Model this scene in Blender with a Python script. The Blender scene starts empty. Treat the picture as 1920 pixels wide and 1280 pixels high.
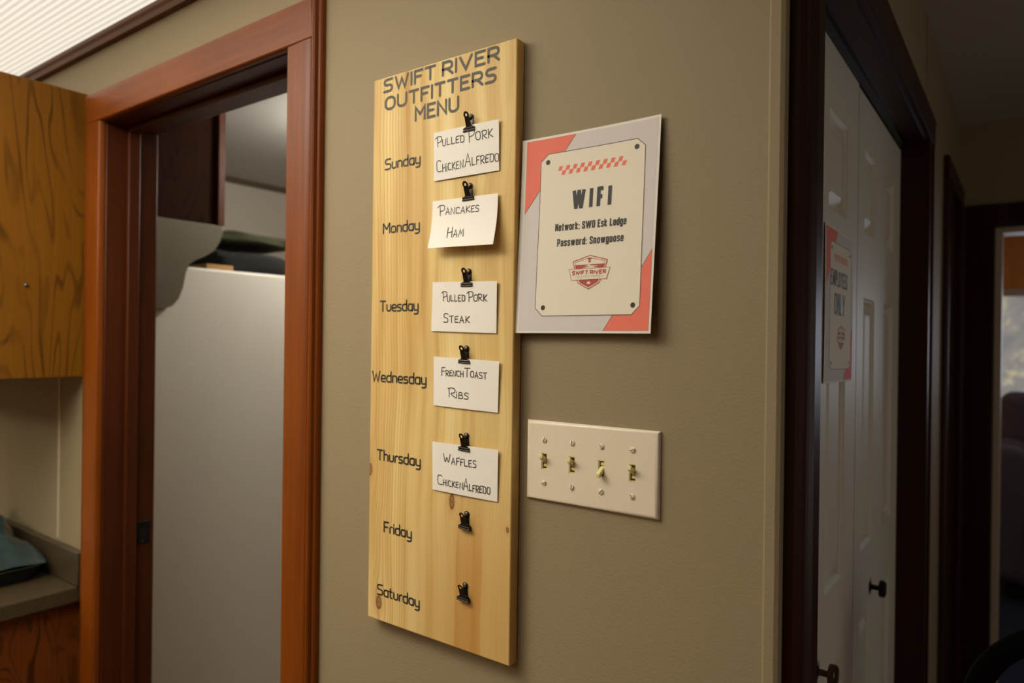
import bpy, bmesh, math, random
from mathutils import Vector, Matrix
random.seed(7)
SC = bpy.context.scene
COL = SC.collection
FLOOR, CEIL = -1.36, 1.085

# ------------------------------------------------------------------ camera, world, exposure
cam_data = bpy.data.cameras.new('camera')
cam = bpy.data.objects.new('camera', cam_data); COL.objects.link(cam); SC.camera = cam
cam_data.sensor_width = 36.0
cam_data.lens = 1312.8 / 1920 * 36.0
cam_data.clip_start = 0.01
yaw, pitch, roll = 0.6342, -0.0014, 0.0123
fw = Vector((-math.sin(yaw) * math.cos(pitch), math.cos(yaw) * math.cos(pitch), math.sin(pitch)))
rt = Vector((math.cos(yaw), math.sin(yaw), 0)); up = rt.cross(fw)
r2 = rt * math.cos(roll) + up * math.sin(roll); u2 = -rt * math.sin(roll) + up * math.cos(roll)
m = Matrix((r2, u2, -fw)).transposed().to_4x4(); m.translation = Vector((0.4814, -0.8399, 0.1716))
cam.matrix_world = m
cam_data.dof.use_dof = True; cam_data.dof.focus_distance = 1.02; cam_data.dof.aperture_fstop = 3.2

world = bpy.data.worlds.new('world'); SC.world = world; world.use_nodes = True
world.node_tree.nodes['Background'].inputs[0].default_value = (0.75, 0.85, 1.0, 1)
world.node_tree.nodes['Background'].inputs[1].default_value = 0.6
SC.view_settings.view_transform = 'Standard'; SC.view_settings.look = 'None'
SC.view_settings.exposure = 0.0; SC.view_settings.gamma = 1.0; SC.view_settings.use_curve_mapping = False

def area_light(name, loc, target, sx, sy, power, color):
    d = bpy.data.lights.new(name, 'AREA'); d.shape = 'RECTANGLE'; d.size = sx; d.size_y = sy
    d.energy = power; d.color = color
    o = bpy.data.objects.new(name, d); COL.objects.link(o); o.location = loc
    o.rotation_euler = (Vector(target) - Vector(loc)).to_track_quat('-Z', 'Y').to_euler()
    return o
LAMP_EDGE, LAMP_WIDE, LAMP_TUBES, LAMP_FAR_FILL = .96, 1.3, 20.0, 24.0     # radiance of the luminous ceiling: rim, centre line, over its tubes, added far fill for the wall under the cabinet
area_light('living_room_daylight', (1.1, 6.3, 0.1), (0.5, 1.0, -0.45), 1.5, 1.1, 20, (0.78, 0.86, 1.0))
area_light('closet_door_fill', (2.75, 0.3, -0.15), (0.25, 0.8, -0.15), 1.15, 1.0, 4.6, (1.0, 0.88, 0.70))  # added warm fill from the unseen right side, lights the closet doors

# ------------------------------------------------------------------ node materials
def lin(r, g, b):
    f = lambda c: (c / 255 / 12.92) if c / 255 <= .04045 else ((c / 255 + .055) / 1.055) ** 2.4
    return (f(r), f(g), f(b), 1)

class NT:
    def __init__(self, name):
        self.m = bpy.data.materials.new(name); self.m.use_nodes = True
        self.t = self.m.node_tree; self.b = self.t.nodes['Principled BSDF']
    def n(self, kind, **kw):
        o = self.t.nodes.new(kind)
        for k, v in kw.items(): setattr(o, k, v)
        return o
    def put(self, sock, v):
        if hasattr(v, 'links') or hasattr(v, 'is_linked'): self.t.links.new(v, sock)
        else: sock.default_value = v
    def math(self, op, a, b=None, c=None):
        o = self.n('ShaderNodeMath', operation=op)
        for i, v in enumerate((a, b, c)):
            if v is not None: self.put(o.inputs[i], v)
        return o.outputs[0]
    def coord(self, scale=(1, 1, 1), loc=(0, 0, 0), rot=(0, 0, 0)):
        c = self.n('ShaderNodeTexCoord'); mp = self.n('ShaderNodeMapping')
        mp.inputs['Scale'].default_value = scale; mp.inputs['Location'].default_value = loc
        mp.inputs['Rotation'].default_value = rot
        self.t.links.new(c.outputs['Object'], mp.inputs[0]); return mp.outputs[0]
    def noise(self, vec, scale, detail=3, rough=.5, dist=0):
        o = self.n('ShaderNodeTexNoise'); self.put(o.inputs['Vector'], vec)
        o.inputs['Scale'].default_value = scale; o.inputs['Detail'].default_value = detail
        o.inputs['Roughness'].default_value = rough; o.inputs['Distortion'].default_value = dist
        return o.outputs['Fac']
    def ramp(self, fac, stops):
        o = self.n('ShaderNodeValToRGB'); self.put(o.inputs[0], fac); e = o.color_ramp.elements
        while len(e) < len(stops): e.new(0.5)
        for i, (p, c) in enumerate(stops):
            e[i].position = p; e[i].color = c if len(c) == 4 else (*c, 1)
        return o.outputs[0]
    def mix(self, fac, a, b, blend='MIX'):
        o = self.n('ShaderNodeMix', data_type='RGBA', blend_type=blend)
        self.put(o.inputs[0], fac); self.put(o.inputs[6], a); self.put(o.inputs[7], b); return o.outputs[2]
    def bump(self, h, strength, dist=.001):
        o = self.n('ShaderNodeBump'); o.inputs['Strength'].default_value = strength
        o.inputs['Distance'].default_value = dist; self.put(o.inputs['Height'], h)
        self.t.links.new(o.outputs[0], self.b.inputs['Normal'])
    def base(self, v): self.put(self.b.inputs['Base Color'], v)
    def rough(self, v): self.put(self.b.inputs['Roughness'], v)

def plain(name, col, rough=.5, metal=0, vary=.06, vscale=30, bump=0, bscale=300, coat=0, spec=None):
    t = NT(name)
    n = t.noise(t.coord(), vscale, 3)
    t.base(t.mix(n, tuple(c * (1 - vary) for c in col[:3]) + (1,), tuple(min(1, c * (1 + vary)) for c in col[:3]) + (1,)))
    t.rough(rough); t.b.inputs['Metallic'].default_value = metal
    if coat: t.b.inputs['Coat Weight'].default_value = coat; t.b.inputs['Coat Roughness'].default_value = .15
    if spec is not None: t.b.inputs['Specular IOR Level'].default_value = spec
    if bump: t.bump(t.noise(t.coord(), bscale, 2), bump)
    return t.m

def stained(name, dark, light, along='z', rough=.34, spec=.5, fine=1.0):
    """stained, lacquered softwood with fine grain along one axis"""
    t = NT(name)
    sc = {'z': (1, 1, .035), 'x': (.035, 1, 1), 'y': (1, .035, 1)}[along]
    g1 = t.noise(t.coord(sc), 26, 5, .6, .6); g2 = t.noise(t.coord(sc), 190 * fine, 3, .6)
    g3 = t.noise(t.coord((1, 1, .4)), 5, 3)
    f = t.math('ADD', t.math('MULTIPLY', g1, .5), t.math('ADD', t.math('MULTIPLY', g2, .3), t.math('MULTIPLY', g3, .3)))
    t.base(t.ramp(f, [(.33, dark), (.72, light)]))
    t.rough(t.math('ADD', t.math('MULTIPLY', g2, .14), rough - .07)); t.b.inputs['Specular IOR Level'].default_value = spec
    t.bump(g2, .12, .0006)
    return t.m

def cathedral_ply(name, base, pale, dark, axes='yz', scale=1.0, off=0, rough=.45, spec=.2, tall=.17):
    """rotary cut plywood: tall cathedral figure with dark grain lines"""
    t = NT(name)
    sc = (1, 1, tall)
    v = t.coord(sc, loc=(off, off, off))
    n = t.noise(v, 7.5 * scale, 2, .5, .5)
    rings = t.math('SINE', t.math('MULTIPLY', n, 88))
    line = t.ramp(rings, [(.60, (0, 0, 0)), (1.0, (1, 1, 1))])
    brk = t.noise(t.coord((1, 1, .2), loc=(3, 1, 2)), 22, 2)
    amt = t.math('MULTIPLY', line, t.ramp(brk, [(.30, (.15,) * 3), (.65, (1, 1, 1))]))
    fine = t.noise(t.coord((1, 1, .03)), 130, 3)
    body = t.mix(fine, base, pale)
    t.base(t.mix(t.math('MULTIPLY', amt, .78), body, dark)); t.rough(rough); t.b.inputs['Specular IOR Level'].default_value = spec
    return t.m

def pine_board(name):
    t = NT(name)
    c = t.n('ShaderNodeTexCoord'); s = t.n('ShaderNodeSeparateXYZ'); t.t.links.new(c.outputs['Object'], s.inputs[0])
    X, Z = s.outputs[0], s.outputs[2]
    wob = t.math('MULTIPLY', t.math('SUBTRACT', t.noise(t.coord((.6, 1, .9)), 3.2, 2), .5), .05)
    x = t.math('ADD', X, wob)
    knots = [(-.394, -.272, .0075, .013), (-.234, -.079, .006, .014), (-.126, -.105, .003, .005), (-.4195, -.051, .006, .012)]
    core = None; halo = None
    for kx, kz, rx, rz in knots:
        dx = t.math('DIVIDE', t.math('SUBTRACT', X, kx), rx); dz = t.math('DIVIDE', t.math('SUBTRACT', Z, kz), rz)
        d2 = t.math('ADD', t.math('MULTIPLY', dx, dx), t.math('MULTIPLY', dz, dz))
        d = t.math('SQRT', d2)
        g = t.math('MULTIPLY', dx, t.math('EXPONENT', t.math('MULTIPLY', d2, -.06)))
        x = t.math('SUBTRACT', x, t.math('MULTIPLY', g, rx * .8))
        k = t.ramp(t.math('ADD', d, t.math('MULTIPLY', t.math('SUBTRACT', t.noise(t.coord(), 420, 2), .5), .5)), [(.0, (.95,) * 3), (.4, (.55,) * 3), (.8, (1,) * 3), (1.0, (.0,) * 3)])
        h = t.ramp(t.math('DIVIDE', d, 4), [(.2, (1,) * 3), (.45, (.45,) * 3), (.6, (0,) * 3)])
        core = k if core is None else t.math('MAXIMUM', core, k); halo = h if halo is None else t.math('MAXIMUM', halo, h)
    cv = t.n('ShaderNodeCombineXYZ'); t.put(cv.inputs[0], x); t.put(cv.inputs[2], t.math('MULTIPLY', Z, .02))
    broad = t.noise(cv.outputs[0], 22, 2, .5); mid = t.noise(cv.outputs[0], 75, 3, .6)
    lines = t.math('SINE', t.math('MULTIPLY', t.math('ADD', x, t.math('MULTIPLY', broad, .016)), 930))
    lines = t.ramp(lines, [(.5, (0, 0, 0)), (1, (1, 1, 1))])
    left = t.ramp(X, [(.0, (1,) * 3), (1, (0,) * 3)])
    zone = t.math('MULTIPLY', t.math('GREATER_THAN', X, -.408), t.math('LESS_THAN', X, -.335))
    zone2 = t.math('ADD', t.math('MULTIPLY', zone, .65), .16)
    fig = t.noise(t.coord((1, 1, .10), loc=(1.3, 0, .7)), 13, 3, .5, .8)
    f = t.math('ADD', t.math('MULTIPLY', broad, .55), t.math('ADD', t.math('MULTIPLY', mid, .25), t.math('MULTIPLY', fig, .45)))
    col = t.ramp(f, [(.42, lin(242, 221, 162)), (.6, lin(230, 200, 131)), (.78, lin(194, 148, 76))])
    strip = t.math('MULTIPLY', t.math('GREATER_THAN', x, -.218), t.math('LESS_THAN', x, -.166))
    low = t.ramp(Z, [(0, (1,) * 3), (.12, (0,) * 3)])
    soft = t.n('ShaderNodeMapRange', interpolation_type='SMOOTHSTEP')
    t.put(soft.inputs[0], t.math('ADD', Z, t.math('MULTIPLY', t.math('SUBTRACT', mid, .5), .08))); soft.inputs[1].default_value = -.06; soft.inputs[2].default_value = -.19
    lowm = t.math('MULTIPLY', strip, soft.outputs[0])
    def ease(v, a, b_):
        o = t.n('ShaderNodeMapRange', interpolation_type='SMOOTHSTEP'); t.put(o.inputs[0], v); o.inputs[1].default_value = a; o.inputs[2].default_value = b_; return o.outputs[0]
    low_brown = t.math('MULTIPLY', ease(t.math('ADD', x, t.math('MULTIPLY', broad, .12)), -.34, -.16), ease(t.math('ADD', Z, t.math('MULTIPLY', fig, .3)), .22, -.12))
    col = t.mix(t.math('MULTIPLY', low_brown, .5), col, lin(190, 136, 62))       # browner wood at lower right, with light falloff down the plank painted in
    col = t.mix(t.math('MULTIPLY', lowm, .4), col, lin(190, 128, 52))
    col = t.mix(t.math('MULTIPLY', t.math('MULTIPLY', lines, zone2), .62), col, lin(186, 128, 58))
    col = t.mix(t.math('MULTIPLY', halo, .35), col, lin(188, 138, 78))
    col = t.mix(t.math('MULTIPLY', core, .92), col, lin(104, 50, 18))
    t.base(col); t.rough(.55); t.b.inputs['Specular IOR Level'].default_value = .3
    t.bump(mid, .05, .0005)
    return t.m

M = {}
def wall_paint(name, col, b=.6):
    t = NT(name)
    n = t.noise(t.coord(), 260, 3, .6); n2 = t.noise(t.coord(), 2.5, 2)
    t.base(t.mix(n2, tuple(c * .97 for c in col[:3]) + (1,), tuple(c * 1.03 for c in col[:3]) + (1,)))
    t.rough(.62); t.b.inputs['Specular IOR Level'].default_value = .25
    t.bump(n, b, .0012); return t.m
M['wall'] = wall_paint('taupe_wall_paint', lin(150, 134, 104))
M['ceiling'] = wall_paint('ceiling_paint', lin(190, 184, 172), .8)
M['pantry_wall'] = wall_paint('pantry_wall_paint', lin(196, 186, 172), .2)
M['casing'] = stained('stained_casing_vertical', lin(92, 38, 2), lin(142, 72, 10), rough=.4, spec=.32)
M['casing_across'] = stained('stained_casing_across', lin(92, 38, 2), lin(142, 72, 10), 'x', .4, .34)
M['mahogany'] = stained('dim_stained_casing', lin(34, 11, 5), lin(62, 25, 12), rough=.42, spec=.28)  # same wood as the kitchen casing, colour darkened for the poorly lit hall
M['dim_wood_y'] = stained('dim_stained_header', lin(34, 11, 5), lin(62, 25, 12), 'y', rough=.42, spec=.28)
M['jamb'] = stained('stained_jamb', lin(52, 20, 5), lin(88, 40, 13), rough=.42, spec=.25)
M['lamp_trim'] = stained('lamp_trim_wood', lin(66, 34, 8), lin(110, 64, 20), 'x', .45, .25)
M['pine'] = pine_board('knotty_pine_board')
M['ply'] = cathedral_ply('golden_plywood', lin(116, 72, 10), lin(136, 88, 18), lin(58, 30, 4))
M['ply_dark'] = cathedral_ply('brown_plywood', lin(98, 46, 10), lin(118, 62, 15), lin(30, 13, 4), off=2, tall=.34)
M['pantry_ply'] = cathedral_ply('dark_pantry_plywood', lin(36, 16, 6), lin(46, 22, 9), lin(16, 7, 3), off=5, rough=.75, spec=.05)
M['black'] = plain('black_print', lin(40, 38, 34), .6)
M['charcoal'] = plain('charcoal_paint', lin(74, 68, 56), .6, vary=.12, vscale=90)
M['ink'] = plain('pen_ink', lin(38, 36, 32), .6)
M['card'] = plain('index_card', lin(244, 238, 226), .75, vary=.015, bump=.1, bscale=500)
M['paper'] = plain('printer_paper', lin(232, 226, 214), .7, vary=.015)
M['lavender'] = plain('grey_print', lin(212, 204, 198), .7, vary=.02)
M['coral'] = plain('coral_print', lin(236, 118, 96), .7, vary=.04)
M['cream'] = plain('cream_print', lin(232, 222, 200), .7, vary=.012)
M['logo_red'] = plain('brick_red_print', lin(178, 78, 68), .7)
M['pale_grey'] = plain('pale_grey_print', lin(190, 182, 168), .7)
M['plate'] = plain('almond_plastic', lin(232, 218, 194), .28, vary=.01, spec=.5)
M['toggle'] = plain('ivory_toggle', lin(226, 212, 150), .3, vary=.02)
M['recess'] = plain('switch_recess', lin(96, 76, 34), .5)
M['screw'] = plain('painted_screw', lin(228, 214, 192), .35)
M['slot'] = plain('screw_slot', lin(112, 98, 78), .6)
M['clip'] = plain('gunmetal', lin(58, 54, 48), .3, metal=.85, vary=.15, vscale=200)
M['tack'] = plain('steel_screw', lin(92, 88, 82), .35, metal=.8)
M['white_door'] = plain('white_door_paint', lin(216, 209, 192), .5, vary=.02, bump=.06, bscale=120, spec=.35)
M['bronze'] = plain('dark_bronze', lin(92, 70, 46), .3, metal=.8, vary=.2, vscale=80)
M['iron'] = plain('black_iron', lin(28, 28, 30), .4, metal=.5)
M['fridge'] = plain('fridge_enamel', lin(214, 208, 196), .4, vary=.01)
M['bracket'] = plain('olive_grey_paint', lin(92, 85, 66), .5)
M['bag'] = plain('olive_cloth', lin(50, 52, 26), .85, vary=.35, vscale=18, bump=.4, bscale=60)
M['block'] = plain('raw_wood_block', lin(170, 126, 70), .7, vary=.15, vscale=40)
M['laminate'] = None
M['pan'] = plain('black_enamel', lin(16, 14, 12), .5)
M['bundle'] = plain('black_cloth', lin(20, 20, 18), .9, vary=.2, vscale=30, bump=.3, bscale=80)
M['chair'] = plain('black_lacquer', lin(8, 7, 10), .5, spec=.12)
M['upholstery'] = plain('blue_grey_upholstery', lin(128, 120, 134), .9, vary=.2, vscale=40, bump=.3, bscale=90)
M['carpet'] = plain('blue_carpet', lin(52, 74, 112), .95, vary=.25, vscale=120, bump=.6, bscale=400)
M['floor'] = stained('brown_floor_boards', lin(84, 54, 30), lin(126, 86, 50), 'y', .4)
M['knotty'] = stained('orange_pine_panelling', lin(206, 122, 36), lin(240, 160, 62), 'z', .5)
M['tan'] = plain('tan_jamb_paint', lin(206, 186, 158), .5)
M['white'] = plain('white_plastic', lin(225, 220, 210), .4)
t = NT('speckled_laminate')
v = t.n('ShaderNodeTexVoronoi'); t.put(v.inputs['Vector'], t.coord()); v.inputs['Scale'].default_value = 160
t.base(t.mix(t.noise(t.coord(), 45, 4, .7), t.mix(v.outputs['Distance'], lin(66, 54, 38), lin(98, 82, 58)), lin(56, 47, 32)))
t.rough(.35); M['laminate'] = t.m
t = NT('teal_film'); t.base(t.mix(t.noise(t.coord(), 30, 3), lin(40, 58, 60), lin(72, 92, 92))); t.rough(.18)
t.b.inputs['Transmission Weight'].default_value = .25; t.b.inputs['Coat Weight'].default_value = .5; M['film'] = t.m
t = NT('prismatic_diffuser')       # corrugated sheet lit from above by a row of tubes, with an unseen far glow added
s = t.n('ShaderNodeSeparateXYZ'); t.t.links.new(t.coord(), s.inputs[0]); Y = s.outputs[1]
rib = t.math('ADD', t.math('MULTIPLY', t.math('SINE', t.math('MULTIPLY', Y, 2 * math.pi / .0155)), .5), .5)
rib = t.math('ADD', t.math('MULTIPLY', rib, .34), .66)
def bell(v, c, w):
    d = t.math('DIVIDE', t.math('SUBTRACT', v, c), w); return t.math('EXPONENT', t.math('MULTIPLY', t.math('MULTIPLY', d, d), -1))
glow = t.math('ADD', t.math('MULTIPLY', t.math('MULTIPLY', bell(Y, -.86, .25), bell(s.outputs[0], -.95, .55)), LAMP_TUBES), t.math('MULTIPLY', bell(Y, -1.30, .42), LAMP_WIDE))
glow = t.math('ADD', glow, t.math('MULTIPLY', t.math('MULTIPLY', bell(Y, -2.55, .25), bell(s.outputs[0], -2.8, .5)), LAMP_FAR_FILL))
t.b.inputs['Base Color'].default_value = (.6, .58, .5, 1); t.rough(.5)
t.b.inputs['Emission Color'].default_value = (1.0, .935, .80, 1)
t.put(t.b.inputs['Emission Strength'], t.math('MULTIPLY', rib, t.math('ADD', glow, LAMP_EDGE)))
M['diffuser'] = t.m
def glowing(name, col, k):
    t = NT(name); t.base(col); t.b.inputs['Emission Color'].default_value = col; t.b.inputs['Emission Strength'].default_value = k
    return t.m
t = NT('sunlit_window_shade')
n = t.noise(t.coord((1, 1, 1)), 9, 3)
t.b.inputs['Base Color'].default_value = (.5, .5, .5, 1)
t.put(t.b.inputs['Emission Color'], t.ramp(n, [(.35, lin(146, 146, 146)), (.58, lin(168, 165, 158)), (.72, lin(232, 220, 170))]))
t.b.inputs['Emission Strength'].default_value = .55; M['shade'] = t.m
M['globe'] = glowing('lamp_globe', (1, .95, .86, 1), 52)

# ------------------------------------------------------------------ mesh builders
class MB:
    def __init__(self): self.v = []; self.f = []
    def add(self, vs, fs):
        k = len(self.v); self.v += [tuple(p) for p in vs]; self.f += [tuple(i + k for i in f) for f in fs]; return self
    def box(self, x0, x1, y0, y1, z0, z1):
        return self.add([(x, y, z) for x in (x0, x1) for y in (y0, y1) for z in (z0, z1)],
                        [(0, 1, 3, 2), (4, 6, 7, 5), (0, 4, 5, 1), (2, 3, 7, 6), (0, 2, 6, 4), (1, 5, 7, 3)])
    def prism(self, poly, fn, a, b):
        """closed 2-D polygon swept from a to b; fn(p, q, s) gives the 3-D point"""
        n = len(poly)
        vs = [fn(p, q, a) for p, q in poly] + [fn(p, q, b) for p, q in poly]
        return self.add(vs, [tuple(range(n - 1, -1, -1)), tuple(range(n, 2 * n))] + [(i, (i + 1) % n, n + (i + 1) % n, n + i) for i in range(n)])
    def tube(self, pts, r, seg=12, closed=False, flat=None):
        pts = [Vector(p) for p in pts]; n = len(pts); rs = r if isinstance(r, (list, tuple)) else [r] * n
        ref = None; rings = []
        for i, p in enumerate(pts):
            a = pts[(i - 1) % n] if (closed or i > 0) else p; b = pts[(i + 1) % n] if (closed or i < n - 1) else p
            d = (b - a).normalized()
            if ref is None: ref = d.orthogonal().normalized()
            ref = (ref - d * ref.dot(d)).normalized(); o = d.cross(ref)
            rings.append([p + (ref * math.cos(t) + o * math.sin(t)) * rs[i] for t in [2 * math.pi * k / seg for k in range(seg)]])
        fs = []
        for i in range(n if closed else n - 1):
            j = (i + 1) % n
            for k in range(seg): fs.append((i * seg + k, i * seg + (k + 1) % seg, j * seg + (k + 1) % seg, j * seg + k))
        if not closed: fs += [tuple(range(seg - 1, -1, -1)), tuple((n - 1) * seg + k for k in range(seg))]
        return self.add([q for ring in rings for q in ring], fs)
    def lathe(self, prof, seg=24, axis='z', at=(0, 0, 0)):
        """profile of (radius, height) turned about an axis"""
        vs = []
        for r, h in prof:
            for k in range(seg):
                c, s_ = r * math.cos(2 * math.pi * k / seg), r * math.sin(2 * math.pi * k / seg)
                p = {'z': (c, s_, h), 'y': (c, h, s_), 'x': (h, c, s_)}[axis]
                vs.append((p[0] + at[0], p[1] + at[1], p[2] + at[2]))
        n = len(prof); fs = [(i * seg + k, i * seg + (k + 1) % seg, (i + 1) * seg + (k + 1) % seg, (i + 1) * seg + k) for i in range(n - 1) for k in range(seg)]
        fs += [tuple(range(seg)), tuple((n - 1) * seg + k for k in range(seg))]
        return self.add(vs, fs)
    def build(self, name, mat, parent=None, bevel=0, smooth=False, seg=2, weld=True, normals=True):
        me = bpy.data.meshes.new(name); bm = bmesh.new()
        vs = [bm.verts.new(p) for p in self.v]
        for f in self.f:
            if len(set(f)) < 3: continue
            try: bm.faces.new([vs[i] for i in f])
            except ValueError: pass
        if weld: bmesh.ops.remove_doubles(bm, verts=bm.verts, dist=1e-6)
        if normals: bmesh.ops.recalc_face_normals(bm, faces=bm.faces)
        if smooth:
            for f in bm.faces: f.smooth = True
        bm.to_mesh(me); bm.free(); me.materials.append(mat)
        o = bpy.data.objects.new(name, me); COL.objects.link(o)
        if smooth: me.set_sharp_from_angle(angle=math.radians(38))
        if bevel:
            md = o.modifiers.new('bevel', 'BEVEL'); md.width = bevel; md.segments = seg; md.limit_method = 'ANGLE'; md.angle_limit = math.radians(40)
            for p in me.polygons: p.use_smooth = True
            me.set_sharp_from_angle(angle=math.radians(50))
        if parent is not None: attach(o, parent)
        return o

def world_loc(o):
    p = Vector(o.location)
    while o.parent is not None: o = o.parent; p = p + Vector(o.location)
    return p
def attach(o, parent):
    """parent a mesh whose vertices are in room coordinates (parents are only translated)"""
    o.parent = parent; o.location = -world_loc(parent)
def tag(o, label, cat, group=None, kind=None):
    o['label'] = label; o['category'] = cat
    if group: o['group'] = group
    if kind: o['kind'] = kind
    return o
def thing(name, label, cat, loc=(0, 0, 0), group=None):
    o = bpy.data.objects.new(name, None); COL.objects.link(o); o.location = loc; o.empty_display_size = .05
    return tag(o, label, cat, group)
def struct(name, loc=(0, 0, 0)):
    o = bpy.data.objects.new(name, None); COL.objects.link(o); o.location = loc; o['kind'] = 'structure'; return o
def shell(name, mb, mat, bevel=0):
    o = mb.build(name, mat, None, bevel); o['kind'] = 'structure'; return o

# ------------------------------------------------------------------ stroke lettering
def fillet(pts, r, closed=False, n=6):
    P = [Vector(p[:2]) for p in pts]; R = [p[2] if len(p) > 2 else r for p in pts]; out = []
    N = len(P)
    for i in range(N):
        if not closed and i in (0, N - 1): out.append(P[i]); continue
        a, b, c = P[i - 1], P[i], P[(i + 1) % N]
        la, lc = (a - b).length, (c - b).length
        la2 = la if (not closed and i == 1) else la / 2; lc2 = lc if (not closed and i == N - 2) else lc / 2
        ang = (a - b).angle(c - b)
        rr = R[i]
        if rr < 1e-4 or ang > 3.1: out.append(b); continue
        d = min(rr / math.tan(ang / 2), la2 * .999, lc2 * .999)
        p0, p2 = b + (a - b) / la * d, b + (c - b) / lc * d
        for k in range(n + 1):
            u = k / n; w = .78                           # weighted (nearly circular) corner
            den = (1 - u) ** 2 + 2 * w * u * (1 - u) + u * u
            out.append((p0 * (1 - u) ** 2 + b * 2 * w * u * (1 - u) + p2 * u * u) / den)
    if closed: out.append(out[0])
    return out
# each glyph: advance width, then strokes (points; a trailing 'o' closes the stroke)
CAPS = {
 'S': (.62, .24, [[(.6, 1), (.02, 1), (.02, .52), (.6, .52), (.6, 0), (.0, 0)]]), 'W': (.92, 0, [[(0, 1), (.23, 0), (.46, .8), (.69, 0), (.92, 1)]]),
 'I': (.0, 0, [[(0, 1), (0, 0)]]), 'F': (.52, 0, [[(.54, 1), (0, 1), (0, 0)], [(0, .52), (.42, .52)]]), 'T': (.64, 0, [[(0, 1), (.64, 1)], [(.32, 1), (.32, 0)]]),
 'R': (.62, .24, [[(0, 0), (0, 1, 0), (.6, 1), (.6, .44), (0, .44)], [(.3, .44), (.64, 0)]]), 'V': (.76, 0, [[(0, 1), (.38, 0), (.76, 1)]]),
 'E': (.54, 0, [[(.56, 1), (0, 1), (0, 0), (.56, 0)], [(0, .52), (.44, .52)]]), 'O': (.72, .36, [[(0, 0), (0, 1), (.72, 1), (.72, 0)], 'o']),
 'U': (.66, .33, [[(0, 1), (0, 0), (.66, 0), (.66, 1)]]), 'M': (.74, 0, [[(0, 0), (0, 1), (.37, .42), (.74, 1), (.74, 0)]]), 'N': (.64, 0, [[(0, 0), (0, 1), (.64, 0), (.64, 1)]]),
}
DAYS = {
 'S': (.6, .22, [[(.6, 1), (.0, 1), (.0, .52), (.6, .52), (.6, 0), (.0, 0)]]), 'M': (.74, .02, [[(0, 0), (0, 1), (.37, .38), (.74, 1), (.74, 0)]]),
 'T': (.62, 0, [[(0, 1), (.62, 1)], [(.31, 1), (.31, 0)]]), 'W': (.86, 0, [[(0, 1), (.2, 0), (.43, .72), (.66, 0), (.86, 1)]]), 'F': (.5, 0, [[(.52, 1), (0, 1), (0, 0)], [(0, .5), (.42, .5)]]),
 'u': (.46, .2, [[(0, .62), (0, 0), (.46, 0), (.46, .62)]]), 'n': (.46, .2, [[(0, 0), (0, .62, .05), (.46, .62), (.46, 0)]]),
 'd': (.48, .2, [[(.48, 1.02), (.48, 0, .04), (0, 0), (0, .62), (.48, .62, .04)]]), 'a': (.48, .2, [[(.48, 0), (.48, .62, .04), (0, .62), (0, 0), (.48, 0, .04), (.48, .1)]]),
 'y': (.48, .2, [[(0, .62), (0, .02), (.48, .02)], [(.48, .62), (.48, -.34), (.06, -.34)]]), 'o': (.5, .22, [[(0, 0), (0, .62), (.5, .62), (.5, 0)], 'o']),
 'e': (.46, .2, [[(0, .3), (.46, .3, .02), (.46, .62), (0, .62), (0, 0), (.44, 0)]]), 's': (.4, .13, [[(.4, .62), (0, .62), (0, .32), (.4, .32), (.4, 0), (0, 0)]]),
 'r': (.26, .2, [[(0, 0), (0, .62), (.28, .62)]]), 'h': (.46, .2, [[(0, 1.02), (0, 0)], [(0, .62), (.46, .62), (.46, 0)]]),
 't': (.3, .16, [[(.08, .92), (.08, 0), (.32, 0)], [(-.06, .62), (.28, .62)]]), 'i': (0, 0, [[(0, .62), (0, 0)], [(0, .86), (0, .9)]]),
}
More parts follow.
